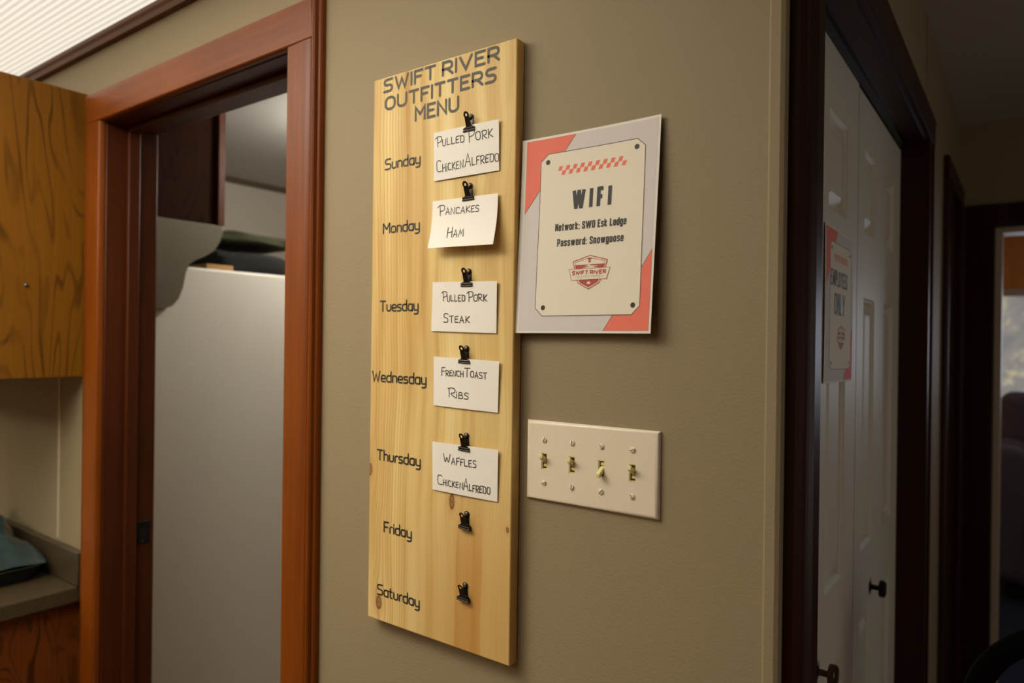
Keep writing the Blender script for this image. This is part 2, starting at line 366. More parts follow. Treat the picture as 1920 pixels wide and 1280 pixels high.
POSTER = {   # condensed heavy display face
 'W': (.58, 0, [[(0, 1), (.145, 0)], [(.145, 0), (.29, 1)], [(.29, 1), (.435, 0)], [(.435, 0), (.58, 1)]]), 'I': (0, 0, [[(0, 1), (0, 0)]]), 'F': (.2, 0, [[(0, 0), (0, 1)], [(-.07, .925), (.25, .925)], [(0, .5), (.2, .5)]]),
 'N': (.25, 0, [[(0, 0), (0, 1)], [(.0, .95), (.25, .05)], [(.25, 0), (.25, 1)]]), 'S': (.24, .12, [[(.24, .66), (.24, .93), (0, .93), (0, .6), (.24, .4), (.24, .07), (0, .07), (0, .34)]]),
 'O': (.24, .12, [[(0, .07), (0, .93), (.24, .93), (.24, .07)], 'o']), 'E': (.2, 0, [[(0, 0), (0, 1)], [(-.07, .925), (.25, .925)], [(0, .5), (.2, .5)], [(-.07, .075), (.25, .075)]]),
 'L': (.19, 0, [[(0, 1), (0, 0)], [(-.07, .075), (.24, .075)]]), 'P': (.24, .12, [[(0, 0), (0, .93, 0), (.24, .93), (.24, .45), (0, .45)]]),
 'M': (.4, 0, [[(0, 0), (0, 1)], [(.02, 1), (.2, .1)], [(.2, .1), (.38, 1)], [(.4, 1), (.4, 0)]]), 'Y': (.34, 0, [[(0, 1), (.17, .42), (.34, 1)], [(.17, .42), (.17, 0)]]),
 'e': (.21, .1, [[(0, .38), (.21, .38, .0), (.21, .70), (0, .70), (0, .06), (.21, .06), (.21, .22)]]), 't': (.14, .06, [[(.05, .95), (.05, .06), (.17, .06)], [(-.06, .7), (.17, .7)]]),
 'w': (.40, 0, [[(0, .76), (.1, 0)], [(.1, 0), (.2, .76)], [(.2, .76), (.3, 0)], [(.3, 0), (.40, .76)]]), 'o': (.21, .1, [[(0, .06), (0, .70), (.21, .70), (.21, .06)], 'o']),
 'r': (.14, .08, [[(0, 0), (0, .76)], [(0, .55), (.04, .7), (.16, .70)]]), 'k': (.22, 0, [[(0, 0), (0, 1)], [(.21, .76), (.04, .38), (.23, 0)]]),
 's': (.2, .1, [[(.2, .52), (.2, .70), (0, .70), (0, .46), (.2, .3), (.2, .06), (0, .06), (0, .22)]]), 'd': (.21, .1, [[(.21, 1), (.21, 0)], [(.21, .70), (0, .70), (0, .06), (.21, .06)]]),
 'g': (.21, .1, [[(.21, .70), (0, .70), (0, .06), (.21, .06)], [(.21, .76), (.21, -.18), (0, -.18), (0, -.06)]]), 'n': (.21, .1, [[(0, 0), (0, .76)], [(0, .70), (.21, .70), (.21, 0)]]),
 'a': (.2, .1, [[(.0, .54), (0, .70), (.2, .70), (.2, 0)], [(.2, .4), (0, .4), (0, .06), (.2, .06)]]), ':': (0, 0, [[(0, .12), (0, 0)], [(0, .62), (0, .5)]]),
}
HAND = {
 'P': (.5, .2, [[(.14, .0), (.1, .9)], [(-.12, .82), (.1, 1.02), (.56, .98), (.52, .5), (.12, .4)]]), 'U': (.5, .22, [[(0, 1), (.04, .02), (.46, 0), (.48, .98)]]), 'L': (.46, .05, [[(0, 1), (.02, 0), (.46, .06)]]),
 'E': (.44, .1, [[(.46, 1), (.04, .94), (0, .02), (.46, .06)], [(.02, .5), (.38, .56)]]), 'D': (.54, .25, [[(.06, .98), (.02, 0), (.56, .06), (.54, .96), (-.04, .98)]]),
 'O': (.56, .28, [[(.04, .02), (0, .96), (.56, 1), (.56, 0)], 'o']), 'R': (.54, .2, [[(.06, 0), (.02, .96)], [(-.08, .9), (.2, 1.02), (.56, .94), (.48, .5), (.1, .44), (.6, 0)]]),
 'K': (.5, .02, [[(.02, 1), (.04, 0)], [(.5, .98), (.06, .46), (.56, .02)]]), 'C': (.5, .26, [[(.48, .86), (.3, 1), (.0, .9), (.02, .02), (.52, .1)]]), 'H': (.5, 0, [[(.02, 1), (0, 0)], [(.48, 1), (.5, .0)], [(0, .46), (.5, .54)]]),
 'I': (.06, 0, [[(.03, 1), (.03, 0)]]), 'i': (.06, 0, [[(.03, .68), (.03, 0)], [(.02, .96), (.05, 1.0)]]), 'N': (.54, 0, [[(.02, 0), (.04, .98), (.5, .02), (.54, 1.04)]]),
 'A': (.58, 0, [[(0, 0), (.28, 1), (.58, -.02)], [(.08, .36), (.5, .34)]]), 'F': (.44, .06, [[(.52, 1.02), (.06, .96), (.04, 0)], [(.04, .52), (.4, .56)]]),
 'S': (.46, .2, [[(.46, .9), (.3, 1), (.02, .96), (.04, .56), (.44, .46), (.46, 0), (.0, .04)]]), 'T': (.54, 0, [[(-.04, .96), (.58, 1.02)], [(.26, .98), (.28, 0)]]),
 'M': (.66, 0, [[(.0, 0), (.08, 1), (.32, .36), (.58, 1), (.66, 0)]]), 'W': (.8, .06, [[(0, 1), (.18, .02), (.4, .74), (.58, .02), (.82, 1.02)]]),
 'B': (.48, .2, [[(.04, 0), (.04, .98), (.46, .96), (.42, .54), (.06, .52)], [(.06, .52), (.52, .5), (.5, 0), (.0, .02)]]),
}
def layout(text, font, gap=.2, space=.45, big=1.0, jit=0.0, fill=6):
    """strokes of a line of text with cap height 1, and its width; with big > 1 each word's initial is larger"""
    x, out, first = 0.0, [], True
    for ch in text:
        if ch == ' ': x += space; first = True; continue
        w, r, strokes = font[ch]; k = big if first else 1.0; first = False
        dy, sh, sc = random.uniform(-jit, jit), random.uniform(-jit, jit) * .8, 1 + random.uniform(-jit, jit) * .6
        for i, s in enumerate(strokes):
            if s == 'o': continue
            closed = i + 1 < len(strokes) and strokes[i + 1] == 'o'
            pts = fillet(s, r, closed, fill)
            out.append([Vector((x + (p.x + sh * p.y) * k * sc, p.y * k * sc + dy - (.06 * (k - 1)))) for p in pts])
        x += w * k * sc + gap
    return out, x - gap
def strokes_to(mb, lines, width, fn, rnd=True):
    """ribbons of one width along 2-D lines (already in surface units); fn maps a 2-D point onto the surface"""
    h = width / 2
    for si, L in enumerate(lines):
        lift = (si % 9) * 1.3e-5
        pts = [L[0]]
        for p in L[1:]:
            if (p - pts[-1]).length > 1e-6: pts.append(p)
        n = len(pts)
        if n < 2: continue
        closed = (pts[0] - pts[-1]).length < 1e-5 and n > 3
        lr = []
        for i in range(n):
            a = pts[i - 1] if i else (pts[n - 2] if closed else None); b = pts[i + 1] if i < n - 1 else (pts[1] if closed else None)
            d0 = (pts[i] - a).normalized() if a is not None else None; d1 = (b - pts[i]).normalized() if b is not None else None
            if d0 is None: d0 = d1
            if d1 is None: d1 = d0
            t_ = d0 + d1
            t_ = d1 if t_.length < 1e-4 else t_.normalized()
            nn = Vector((-t_.y, t_.x)); c = max(.5, nn.dot(Vector((-d1.y, d1.x))))
            lr.append((pts[i] + nn * (h / c), pts[i] - nn * (h / c)))
        vs = [fn(q, lift) for pr in lr for q in pr]
        mb.add(vs, [(2 * i, 2 * i + 1, 2 * i + 3, 2 * i + 2) for i in range(n - 1)])
        if rnd and not closed:
            for e, q in ((0, pts[0] - pts[1]), (n - 1, pts[-1] - pts[-2])):
                q = q.normalized(); s_ = Vector((-q.y, q.x))
                fan = [fn(pts[e] + (q * math.sin(t_) + s_ * math.cos(t_)) * h, lift) for t_ in [math.pi * k / 6 for k in range(7)]]
                mb.add(fan, [tuple(range(7))])
    return mb
def flat_text(mb, text, font, x, z, w, h, width, fn, rnd=True, centred=False, slope=0.0, **kw):
    lines, W = layout(text, font, **kw)
    kx = w / W
    lines = [[Vector((x + p.x * kx, z + p.y * h + slope * p.x * kx)) for p in L] for L in lines]
    return strokes_to(mb, lines, width, fn, rnd)

# ------------------------------------------------------------------ the room
def casing_profile():     # (offset from inner edge, thickness)
    return [(0, 0), (0, .012), (.003, .016), (.060, .0185), (.074, .0185), (.077, .016), (.077, 0)]
BX0, BX1, BTOP = -1.4605, -.6709, .729          # pantry doorway

mb = MB(); mb.box(-3.3, BX0 - .02, 0, .115, FLOOR, CEIL); mb.box(BX0 - .02, BX1 + .02, 0, .115, BTOP + .02, CEIL); mb.box(BX1 + .02, .2495, 0, .115, FLOOR, CEIL)
shell('wall_front', mb, M['wall'])
mb = MB(); mb.box(.135, .25, .115, .13, FLOOR, .73); mb.box(.135, .25, .115, 1.40, .742, CEIL); mb.box(.135, .25, 1.39, 1.99, FLOOR, CEIL)
mb.box(.135, .25, 1.99, 2.50, .742, CEIL); mb.box(.135, .25, 2.50, 2.60, FLOOR, CEIL)
shell('wall_hall', mb, M['wall'])
mb = MB(); mb.box(.135, .372, 2.60, 2.72, FLOOR, CEIL); mb.box(.372, 1.15, 2.60, 2.72, .655, CEIL); mb.box(1.15, 3.0, 2.60, 2.72, FLOOR, CEIL)
shell('wall_end', mb, M['wall'])
mb = MB(); mb.box(2.9, 3.0, -3.2, -.35, FLOOR, CEIL); mb.box(2.9, 3.0, .95, 2.6, FLOOR, CEIL); mb.box(2.9, 3.0, -.35, .95, FLOOR, -.80); mb.box(2.9, 3.0, -.35, .95, .45, CEIL)
shell('wall_right', mb, M['wall'])
shell('wall_back', MB().box(-3.3, 3.0, -3.3, -3.2, FLOOR, CEIL), M['wall'])
shell('wall_left', MB().box(-3.4, -3.3, -3.3, .115, FLOOR, CEIL), M['wall'])
shell('floor', MB().box(-3.4, 3.0, -3.3, 2.66, FLOOR - .05, FLOOR), M['floor'])
shell('ceiling', MB().box(-3.4, 3.0, -3.3, 2.72, CEIL, CEIL + .05), M['ceiling'])
# corner guard on the outside corner of the front wall
w1 = struct('trim_1')
mb = MB(); mb.prism([(.2345, 0), (.2345, -.0016), (.2365, -.0026), (.2475, -.0026), (.2521, .0), (.2521, .016), (.2495, .0165), (.2495, 0)], lambda p, q, s: (p, q, s), FLOOR, CEIL - .001)
mb.build('corner_guard', M['wall'], w1)
# pale seam bead between wall boards beside the counter
w2 = struct('trim_2'); MB().box(-1.727, -1.718, -.003, .001, -.40, .06).build('seam_bead', M['tan'], w2, .001)

# pantry doorway
d1 = struct('door_1', (-1.066, 0, FLOOR))
pr = casing_profile()
def leg_casing(name, x, s, mat):
    MB().prism(pr, lambda p, q, z: (x + s * p, -q, z), FLOOR, BTOP).build(name, mat, d1, .0012)
leg_casing('casing', BX0, -1, M['casing']); leg_casing('casing', BX1, 1, M['casing'])
MB().prism(pr, lambda p, q, x: (x, -q, BTOP + p), BX0 - .077, BX1 + .077).build('header_casing', M['casing_across'], d1, .0012)
MB().prism([(.0785, 0), (.0785, .012), (.082, .0205), (.087, .022), (.090, .0195), (.0905, .013), (.0955, .012), (.0972, .009), (.0972, 0)],
           lambda p, q, z: (BX1 + p, -q, z), FLOOR, CEIL - .002).build('back_band', M['casing'], d1)
MB().box(BX0 - .02, BX0 + .004, .001, .135, FLOOR, BTOP + .004).build('side_jamb', M['jamb'], d1, .002)
MB().box(BX1 - .004, BX1 + .02, .001, .135, FLOOR, BTOP + .004).build('side_jamb', M['jamb'], d1, .002)
MB().box(BX0 + .0045, BX1 - .0045, .001, .135, BTOP - .002, BTOP + .02).build('head_jamb', M['jamb'], d1, .002)
MB().box(BX0 + .004, BX0 + .018, .052, .082, FLOOR, BTOP - .003).build('door_stop', M['jamb'], d1, .002)
MB().box(BX1 - .018, BX1 - .004, .052, .082, FLOOR, BTOP - .003).build('door_stop', M['jamb'], d1, .002)
MB().box(BX0 + .019, BX1 - .019, .052, .082, BTOP - .016, BTOP - .003).build('head_stop', M['jamb'], d1, .002)
mb = MB(); mb.box(BX0 + .0042, BX0 + .0062, .086, .124, -.393, -.333)
sp = mb.build('strike_plate', M['iron'], d1, .001)
MB().box(BX0 + .0063, BX0 + .0068, .096, .112, -.378, -.350).build('latch_hole', M['pan'], sp)
MB().lathe([(.003, 0), (.003, .001), (.0015, .0014)], 10, 'x', (BX0 + .0062, .104, -.386)).build('screw', M['tack'], sp)

# closet in the hall, with two white panelled leaves
d2 = struct('door_2', (.25, .76, FLOOR))
CY0, CY1 = .13, 1.39
def hall_leg(y, s, root, mats=M['mahogany'], w=.11, zt=.735, tk=1.0):
    prof = [(0, 0), (0, .015), (.003, .0165), (.058, .0165), (.060, .012), (.063, .012), (.066, .022), (.072, .0255), (.078, .021), (.082, .019), (.092, .0205), (.1, .019), (.106, .012), (.108, 0)]
    prof = [(p * w / .108, q * tk) for p, q in prof]
    MB().prism(prof, lambda p, q, z: (.2505 + q, y + s * p, z), FLOOR, zt).build('casing', mats, root)
def hall_head(y0, y1, root, z=.735):
    prof = [(0, 0), (0, .015), (.003, .0165), (.056, .0165), (.06, .018), (.070, .018), (.074, .012), (.074, 0)]
    MB().prism(prof, lambda p, q, y: (.2505 + q, y, z + p), y0, y1).build('header_casing', M['dim_wood_y'], root)
hall_leg(CY0, -1, d2); hall_leg(CY1, 1, d2, w=.075, tk=.68); hall_head(CY0 - .11, CY1 + .075, d2)
MB().box(.135, .2515, CY1 - .001, CY1 + .018, FLOOR, .736).build('side_jamb', M['mahogany'], d2)
MB().box(.135, .2515, CY0 - .018, CY0 + .001, FLOOR, .736).build('side_jamb', M['mahogany'], d2)
MB().box(.135, .2515, CY0 + .0015, CY1 - .0015, .7305, .742).build('head_jamb', M['dim_wood_y'], d2)
MB().box(.150, .205, CY0 + .002, CY1 - .002, .7215, .730).build('sliding_track', M['iron'], d2)
DX = .19
def panel_leaf(y0, y1, cols, ztop):
    ys = [y0] + [v for c in cols for v in c] + [y1]; rows = [(FLOOR + .22, -.44), (-.285, .275), (.42, .60)]
    zs = [FLOOR + .012] + [v for r in rows for v in r] + [ztop]
    mb = MB()
    mb.box(DX - .034, DX - .016, y0, y1, zs[0], zs[-1])
    def quad(a, b, c, d, x0, x1=None):
        x1 = x0 if x1 is None else x1
        mb.add([(x0, a, c), (x0, b, c), (x0, b, d), (x0, a, d)], [(0, 1, 2, 3)])
    for i in range(len(ys) - 1):
        for j in range(len(zs) - 1):
            a, b, c, d = ys[i], ys[i + 1], zs[j], zs[j + 1]
            if i % 2 and j % 2:
                rings = [(0, 0), (.003, -.004), (.007, -.006), (.012, -.0145), (.019, -.0145), (.036, -.004), (.040, -.0035)]
                pr_ = None
                for e, o in rings:
                    R_ = [(DX + o, a + e, c + e), (DX + o, b - e, c + e), (DX + o, b - e, d - e), (DX + o, a + e, d - e)]
                    if pr_: mb.add(pr_ + R_, [(k, (k + 1) % 4, 4 + (k + 1) % 4, 4 + k) for k in range(4)])
                    pr_ = R_
                mb.add(pr_, [(0, 1, 2, 3)])
            else: quad(a, b, c, d, DX)
    yz = [(y0, zs[0]), (y1, zs[0]), (y1, zs[-1]), (y0, zs[-1])]
    mb.add([(DX, *p) for p in yz] + [(DX - .016, *p) for p in yz], [(k, (k + 1) % 4, 4 + (k + 1) % 4, 4 + k) for k in range(4)])
    return mb.build('door_leaf', M['white_door'], d2, weld=True)
leafA = panel_leaf(.165, .784, [(.235, .40), (.517, .678)], .722)
leafB = panel_leaf(.789, 1.387, [(.862, 1.0), (1.132, 1.275)], .7175)
def knob(y, z, leaf, mat):
    MB().lathe([(.011, -.001), (.011, .002), (.006, .004), (.0055, .018), (.012, .0195), (.0185, .021), (.0195, .025), (.019, .031), (.016, .0335), (.003, .034)], 24, 'x', (DX, y, z)).build('knob', mat, leaf, smooth=True)
knob(.47, -.402, leafA, M['bronze']); knob(.985, -.395, leafB, M['iron'])
# dark doorway further along the hall, its slab shut
d3 = struct('door_3', (.25, 2.2, FLOOR))
hall_leg(2.01, -1, d3); hall_leg(2.48, 1, d3); hall_head(1.90, 2.59, d3)
MB().box(.17, .205, 2.012, 2.478, FLOOR + .01, .735).build('door_slab', M['mahogany'], d3, .002)
# doorway at the end of the hall
d4 = struct('door_4', (.76, 2.6, FLOOR))
MB().box(.268, .372, 2.582, 2.5995, FLOOR, .655).build('casing', M['mahogany'], d4, .003)
MB().box(1.15, 1.254, 2.582, 2.5995, FLOOR, .655).build('casing', M['mahogany'], d4, .003)
MB().box(.268, 1.254, 2.582, 2.5995, .6555, .745).build('header_casing', M['mahogany'], d4, .003)
MB().box(.373, .398, 2.602, 2.73, FLOOR, .650).build('side_jamb', M['tan'], d4, .002)
MB().box(1.124, 1.149, 2.602, 2.73, FLOOR, .650).build('side_jamb', M['tan'], d4, .002)
MB().box(.3985, 1.1235, 2.602, 2.73, .630, .652).build('head_jamb', M['tan'], d4, .002)
MB().box(.373, 1.149, 2.60, 2.74, FLOOR, FLOOR + .012).build('threshold', M['tan'], d4, .003)

# living room beyond the hall
shell('floor_living_room', MB().box(-1.2, 3.2, 2.74, 6.6, FLOOR - .05, FLOOR), M['carpet'])
shell('ceiling_living_room', MB().box(-1.2, 3.2, 2.72, 6.7, 1.20, 1.25), M['ceiling'])
mb = MB(); mb.box(-1.2, .02, 6.5, 6.6, FLOOR, 1.20); mb.box(.02, 1.6, 6.5, 6.6, .66, 1.20); mb.box(.02, 1.6, 6.5, 6.6, FLOOR, -.45); mb.box(1.6, 3.2, 6.5, 6.6, FLOOR, 1.20)
shell('wall_living_room', mb, M['knotty'])
shell('wall_living_left', MB().box(-1.3, -1.2, 2.72, 6.6, FLOOR, 1.20), M['knotty'])
shell('wall_living_right', MB().box(3.2, 3.3, 2.72, 6.6, FLOOR, 1.20), M['knotty'])
win = struct('window_1', (.81, 6.5, -.45))
mb = MB(); mb.box(.02, 1.6, 6.47, 6.56, .60, .66); mb.box(.02, 1.6, 6.47, 6.56, -.45, -.40); mb.box(.02, .07, 6.47, 6.56, -.40, .60); mb.box(1.55, 1.6, 6.47, 6.56, -.40, .60)
mb.build('window_frame', M['tan'], win, .003)
MB().box(.07, 1.55, 6.515, 6.52, -.40, .60).build('window_shade', M['shade'], win)
dw = struct('window_added', (2.95, .3, -.8))  # unseen window, added as a setting for the closet door fill light
mb = MB(); mb.box(2.92, 2.98, -.35, -.30, -.8, .45); mb.box(2.92, 2.98, .90, .95, -.8, .45); mb.box(2.92, 2.98, -.30, .90, .40, .45); mb.box(2.92, 2.98, -.30, .90, -.8, -.75); mb.box(2.93, 2.97, .28, .32, -.75, .40)
mb.build('window_frame', M['white'], dw, .003)

# pantry room behind the left doorway
shell('wall_pantry_left', MB().box(-2.9, -2.8, .115, 2.6, FLOOR, .985), M['pantry_wall'])
shell('wall_pantry_back', MB().box(-2.8, .135, 2.55, 2.65, FLOOR, .985), M['pantry_wall'])
t = NT('pantry_ceiling_paint'); t.base(t.mix(t.noise(t.coord(), 60, 4, .7), lin(196, 194, 188), lin(212, 210, 204))); t.rough(.55); t.bump(t.noise(t.coord(), 130, 3), .5, .002)
shell('ceiling_pantry', MB().box(-2.9, .135, .116, 2.65, .985, 1.03), t.m)
shell('wall_pantry_right', MB().box(.0, .134, .116, 2.55, FLOOR, .985), M['pantry_wall'])
shell('floor_pantry', MB().box(-2.9, .134, .116, 2.65, FLOOR - .049, FLOOR + .001), M['floor'])
w3 = struct('trim_3'); MB().prism([(0, 0), (.026, 0), (.022, -.010), (.010, -.018), (.004, -.026), (0, -.026)], lambda p, q, s: (-2.7995 + p, s, .984 + q), .12, 2.54).build('cove_moulding', M['bracket'], w3)

# ------------------------------------------------------------------ luminous ceiling lamp over the kitchen
LX0, LX1, LY0, LY1 = -3.29, .12, -3.05, -.0005
lamp = thing('luminous_ceiling', 'ribbed glowing ceiling light panel with brown wood edge strip above the doorway', 'ceiling light', (-1.9, -1.05, .93))
MB().box(LX0 + .002, LX1 - .022, LY0 + .022, LY1 - .016, .953, .957).build('diffuser', M['diffuser'], lamp)
mb = MB(); prt = [(0, 0), (.016, 0), (.018, .012), (.022, .02), (.022, .034), (0, .034)]
mb.prism(prt, lambda p, q, x: (x, LY1 - p, .923 + q), LX0, LX1); mb.build('edge_strip', M['lamp_trim'], lamp)
MB().box(LX1 - .022, LX1, LY0, LY1 - .023, .923, .957).build('edge_strip', M['lamp_trim'], lamp, .002)
MB().box(LX0, LX1 - .0225, LY0, LY0 + .022, .923, .957).build('edge_strip', M['lamp_trim'], lamp, .002)
mb = MB(); mb.box(LX1 - .02, LX1 - .004, LY0, LY1, .9575, CEIL - .0005); mb.box(LX0, LX1 - .0205, LY0, LY0 + .016, .9575, CEIL - .0005)
mb.build('skirt', M['ceiling'], lamp)

# pantry lamp (just outside the view through the doorway)
pl = thing('ceiling_lamp', 'round white globe lamp on the pantry ceiling', 'ceiling light', (-1.46, 1.0, .985))
MB().lathe([(.09, .984), (.09, .97), (.06, .955)], 32, 'z', (-1.46, 1.0, 0)).build('lamp_base', M['white'], pl, smooth=True)
MB().lathe([(.055, .9545), (.10, .93), (.115, .89), (.10, .85), (.06, .825), (.01, .815)], 32, 'z', (-1.46, 1.0, 0)).build('lamp_globe', M['globe'], pl, smooth=True)

# ------------------------------------------------------------------ menu board
FY = -.0195
BL, BR, BB, BT = -.4215, -.1194, -.3029, .6116
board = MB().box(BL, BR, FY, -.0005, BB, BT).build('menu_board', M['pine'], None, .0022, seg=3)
tag(board, 'tall knotty pine menu board lettered with days of the week on the taupe wall', 'menu board')
on_board = lambda p, k=0: (p.x, FY - .0004 - k, p.y)
mb = MB()
flat_text(mb, 'SWIFT RIVER', CAPS, -.3955, .587, .2425, .0195, .0043, on_board, rnd=True, gap=.26, space=.30)
flat_text(mb, 'OUTFITTERS', CAPS, -.3915, .5565, .2335, .0195, .0043, on_board, rnd=True, gap=.26)
flat_text(mb, 'MENU', CAPS, -.3215, .5265, .0905, .0205, .0043, on_board, rnd=True, gap=.26)
mb.build('title_lettering', M['charcoal'], board, weld=False, normals=False)
for text, x, z, w in (('Sunday', -.3905, .456, .0800), ('Monday', -.3935, .349, .083), ('Tuesday', -.3985, .2185, .0875), ('Wednesday', -.4155, .100, .1240),
                      ('Thursday', -.4015, -.032, .0995), ('Friday', -.3830, -.151, .0630), ('Saturday', -.3970, -.2585, .0965)):
    mb = MB(); flat_text(mb, text, DAYS, x, z, w, .0165, .0027, on_board, gap=.19, slope=0)
    mb.build('day_lettering', M['black'], board, weld=False, normals=False)

# ------------------------------------------------------------------ index cards with handwriting
CARDS = [
 ('Pulled Pork and Chicken Alfredo', 'beside the word Sunday', [(-.278, -.0235, .498), (-.148, -.0235, .497), (-.148, -.0212, .422), (-.278, -.0215, .422)],
  [('PULLED', .05, .315, .44, .14, 1.5), ('PORK', .545, .335, .365, .17, 1.6), ('CHiCKEN', .055, .835, .42, .155, 1.65), ('ALFREDO', .50, .815, .495, .16, 1.6)]),
 ('Pancakes and Ham', 'beside the word Monday, its lower edge lifting off', [(-.278, -.0235, .390), (-.148, -.0235, .388), (-.145, -.038, .311), (-.274, -.038, .314)],
  [('PANCAKES', .11, .315, .62, .13, 1.7), ('HAM', .285, .80, .25, .155, 1.35)]),
 ('Pulled Pork and Steak', 'beside the word Tuesday', [(-.276, -.0235, .262), (-.148, -.0235, .259), (-.1495, -.0212, .182), (-.280, -.0212, .185)],
  [('PULLED', .17, .39, .36, .125, 1.5), ('PORK', .575, .385, .28, .13, 1.5), ('STEAK', .20, .81, .405, .13, 1.35)]),
 ('French Toast and Ribs', 'beside the word Wednesday', [(-.272, -.0235, .145), (-.142, -.0235, .141), (-.145, -.0212, .065), (-.273, -.0215, .068)],
  [('FRENCH', .135, .37, .345, .115, 1.45), ('TOAST', .50, .36, .33, .12, 1.5), ('RiBS', .25, .80, .31, .125, 1.5)]),
 ('Waffles and Chicken Alfredo', 'beside the word Thursday', [(-.273, -.0235, .011), (-.142, -.0235, .011), (-.144, -.0212, -.066), (-.273, -.0215, -.065)],
  [('WAFFLES', .19, .405, .50, .14, 1.3), ('CHiCKEN', .09, .875, .40, .12, 1.75), ('ALFREDO', .50, .885, .395, .135, 1.7)]),
]
CARD_OBJS = []
for name, where, cs, texts in CARDS:
    A, B, C_, D = [Vector(c) for c in cs]
    lift = abs(cs[2][1]) > .03
    def surf(u, v, o=0.0, A=A, B=B, C_=C_, D=D, lift=lift):
        p = (A * (1 - u) + B * u) * (1 - v) + (D * (1 - u) + C_ * u) * v
        p = p.copy(); p.y += -.0009 * math.sin(math.pi * u) * (1 if not lift else .3) - o
        if lift: p.y += .003 * math.sin(math.pi * v)
        return p
    mb = MB(); nu, nv = 10, 8
    fr = [surf(i / nu, j / nv, .00015) for j in range(nv + 1) for i in range(nu + 1)]
    bk = [surf(i / nu, j / nv, -.00015) for j in range(nv + 1) for i in range(nu + 1)]
    K = len(fr); w = nu + 1
    fs = [(j * w + i, j * w + i + 1, (j + 1) * w + i + 1, (j + 1) * w + i) for j in range(nv) for i in range(nu)]
    fs += [tuple(K + q for q in reversed(f)) for f in fs[:]]
    rim = [i for i in range(nu + 1)] + [j * w + nu for j in range(1, nv + 1)] + [nv * w + i for i in range(nu - 1, -1, -1)] + [j * w for j in range(nv - 1, 0, -1)]
    fs += [(rim[k], rim[(k + 1) % len(rim)], K + rim[(k + 1) % len(rim)], K + rim[k]) for k in range(len(rim))]
    mb.add(fr + bk, fs)
    card = mb.build('menu_card', M['card'], None, smooth=True)
    tag(card, f'white card handwritten {name}, {where}', 'card', 'white cards clipped to the menu board')
    mb = MB(); CWID, CHT = .130, .0765
    for text, u, v, uw, h, big in texts:
        lines, W = layout(text, HAND, gap=.21, big=big, jit=.055)
        lines = [[Vector((u * CWID + p.x / W * uw * CWID, -v * CHT + p.y * h * CHT * 1.0)) for p in L] for L in lines]
        strokes_to(mb, lines, .00140, lambda p, k=0: surf(min(p.x / CWID, .998), -p.y / CHT, .0004 + k), True)
    mb.build('handwriting', M['ink'], card, weld=False, normals=False)
    CARD_OBJS.append(card)

# ------------------------------------------------------------------ bulldog clips
def clip_handle(side, name, parent):
    """neck, ring and jaw of one side; side 0 lies against the board, side 1 leans out (local: x across, y out of wall negative)"""
    mb = MB(); th = .0006
    def yy(z):      # distance in front of the board for this handle
        if side == 0: return -.0008 if z > .002 else -.0008 - (.002 - z) * .33
        return -.0052 - max(0, z - .001) * .42 if z > .001 else -.0052 + (.001 - z) * .05
    # ring at the top
    zc, ro, ri = .0175, .0050, .0021; n = 24
    def P(x, z, k): return (x, yy(z) - (th if k else 0), z)
    o_, i_ = [], []
    for k in range(n):
        c, s_ = math.cos(2 * math.pi * k / n), math.sin(2 * math.pi * k / n); o_.append((ro * c, zc + ro * s_)); i_.append((ri * c, zc + ri * s_))
    vs = [P(*p, 0) for p in o_] + [P(*p, 0) for p in i_] + [P(*p, 1) for p in o_] + [P(*p, 1) for p in i_]
    fs = []
    for k in range(n):
        j = (k + 1) % n
        fs += [(k, j, n + j, n + k), (2 * n + k, 3 * n + k, 3 * n + j, 2 * n + j), (k, 2 * n + k, 2 * n + j, j), (n + k, n + j, 3 * n + j, 3 * n + k)]
    mb.add(vs, fs)
    # neck and shoulders
    prof = [(-.0040, .0148), (-.0047, .010), (-.0050, .005), (-.0056, .002), (-.0105, .0005), (-.0112, -.0035), (.0112, -.0035), (.0105, .0005), (.0056, .002), (.0050, .005), (.0047, .010), (.0040, .0148)]
    half = prof[:6]
    rows = [(abs(x), z) for x, z in half]
    vs, fs = [], []
    for x, z in rows:
        for k in (0, 1): vs += [P(-x, z, k), P(x, z, k)]
    for r in range(len(rows) - 1):
        a = r * 4
        fs += [(a, a + 1, a + 5, a + 4), (a + 2, a + 6, a + 7, a + 3), (a, a + 4, a + 6, a + 2), (a + 1, a + 3, a + 7, a + 5)]
    mb.add(vs, fs)
    # rolled lip of the jaw
    yl = yy(-.0035) - (.0006 if side else 0)
    mb.tube([(-.0112, yl, -.0042), (.0112, yl, -.0042)], .0013, 10)
    if side: mb.tube([(-.0112, yl - .0004, -.0008), (.0112, yl - .0004, -.0008)], .0009, 8)
    mb.build(name, M['clip'], parent, smooth=True)
def make_clip(loc, label):
    r = thing('bulldog_clip', label, 'clip', loc, 'black bulldog clips down the menu board')
    o = []
    clip_handle(0, 'back_handle', r); clip_handle(1, 'front_handle', r)
    MB().tube([(-.0062, -.0034, .0018), (.0062, -.0034, .0018)], .0016, 12).build('spring', M['clip'], r, smooth=True)
    sc_ = MB().lathe([(.0019, -.0005), (.0038, -.0016), (.0038, -.0022), (.0028, -.0032), (.001, -.0036)], 20, 'y', (0, 0, .0178)).build('screw', M['tack'], r, smooth=True)
    MB().box(-.003, .003, -.00385, -.0034, .0174, .0182).build('slot', M['slot'], sc_)
    for ch in r.children_recursive: ch.location = (0, 0, 0)
    return r
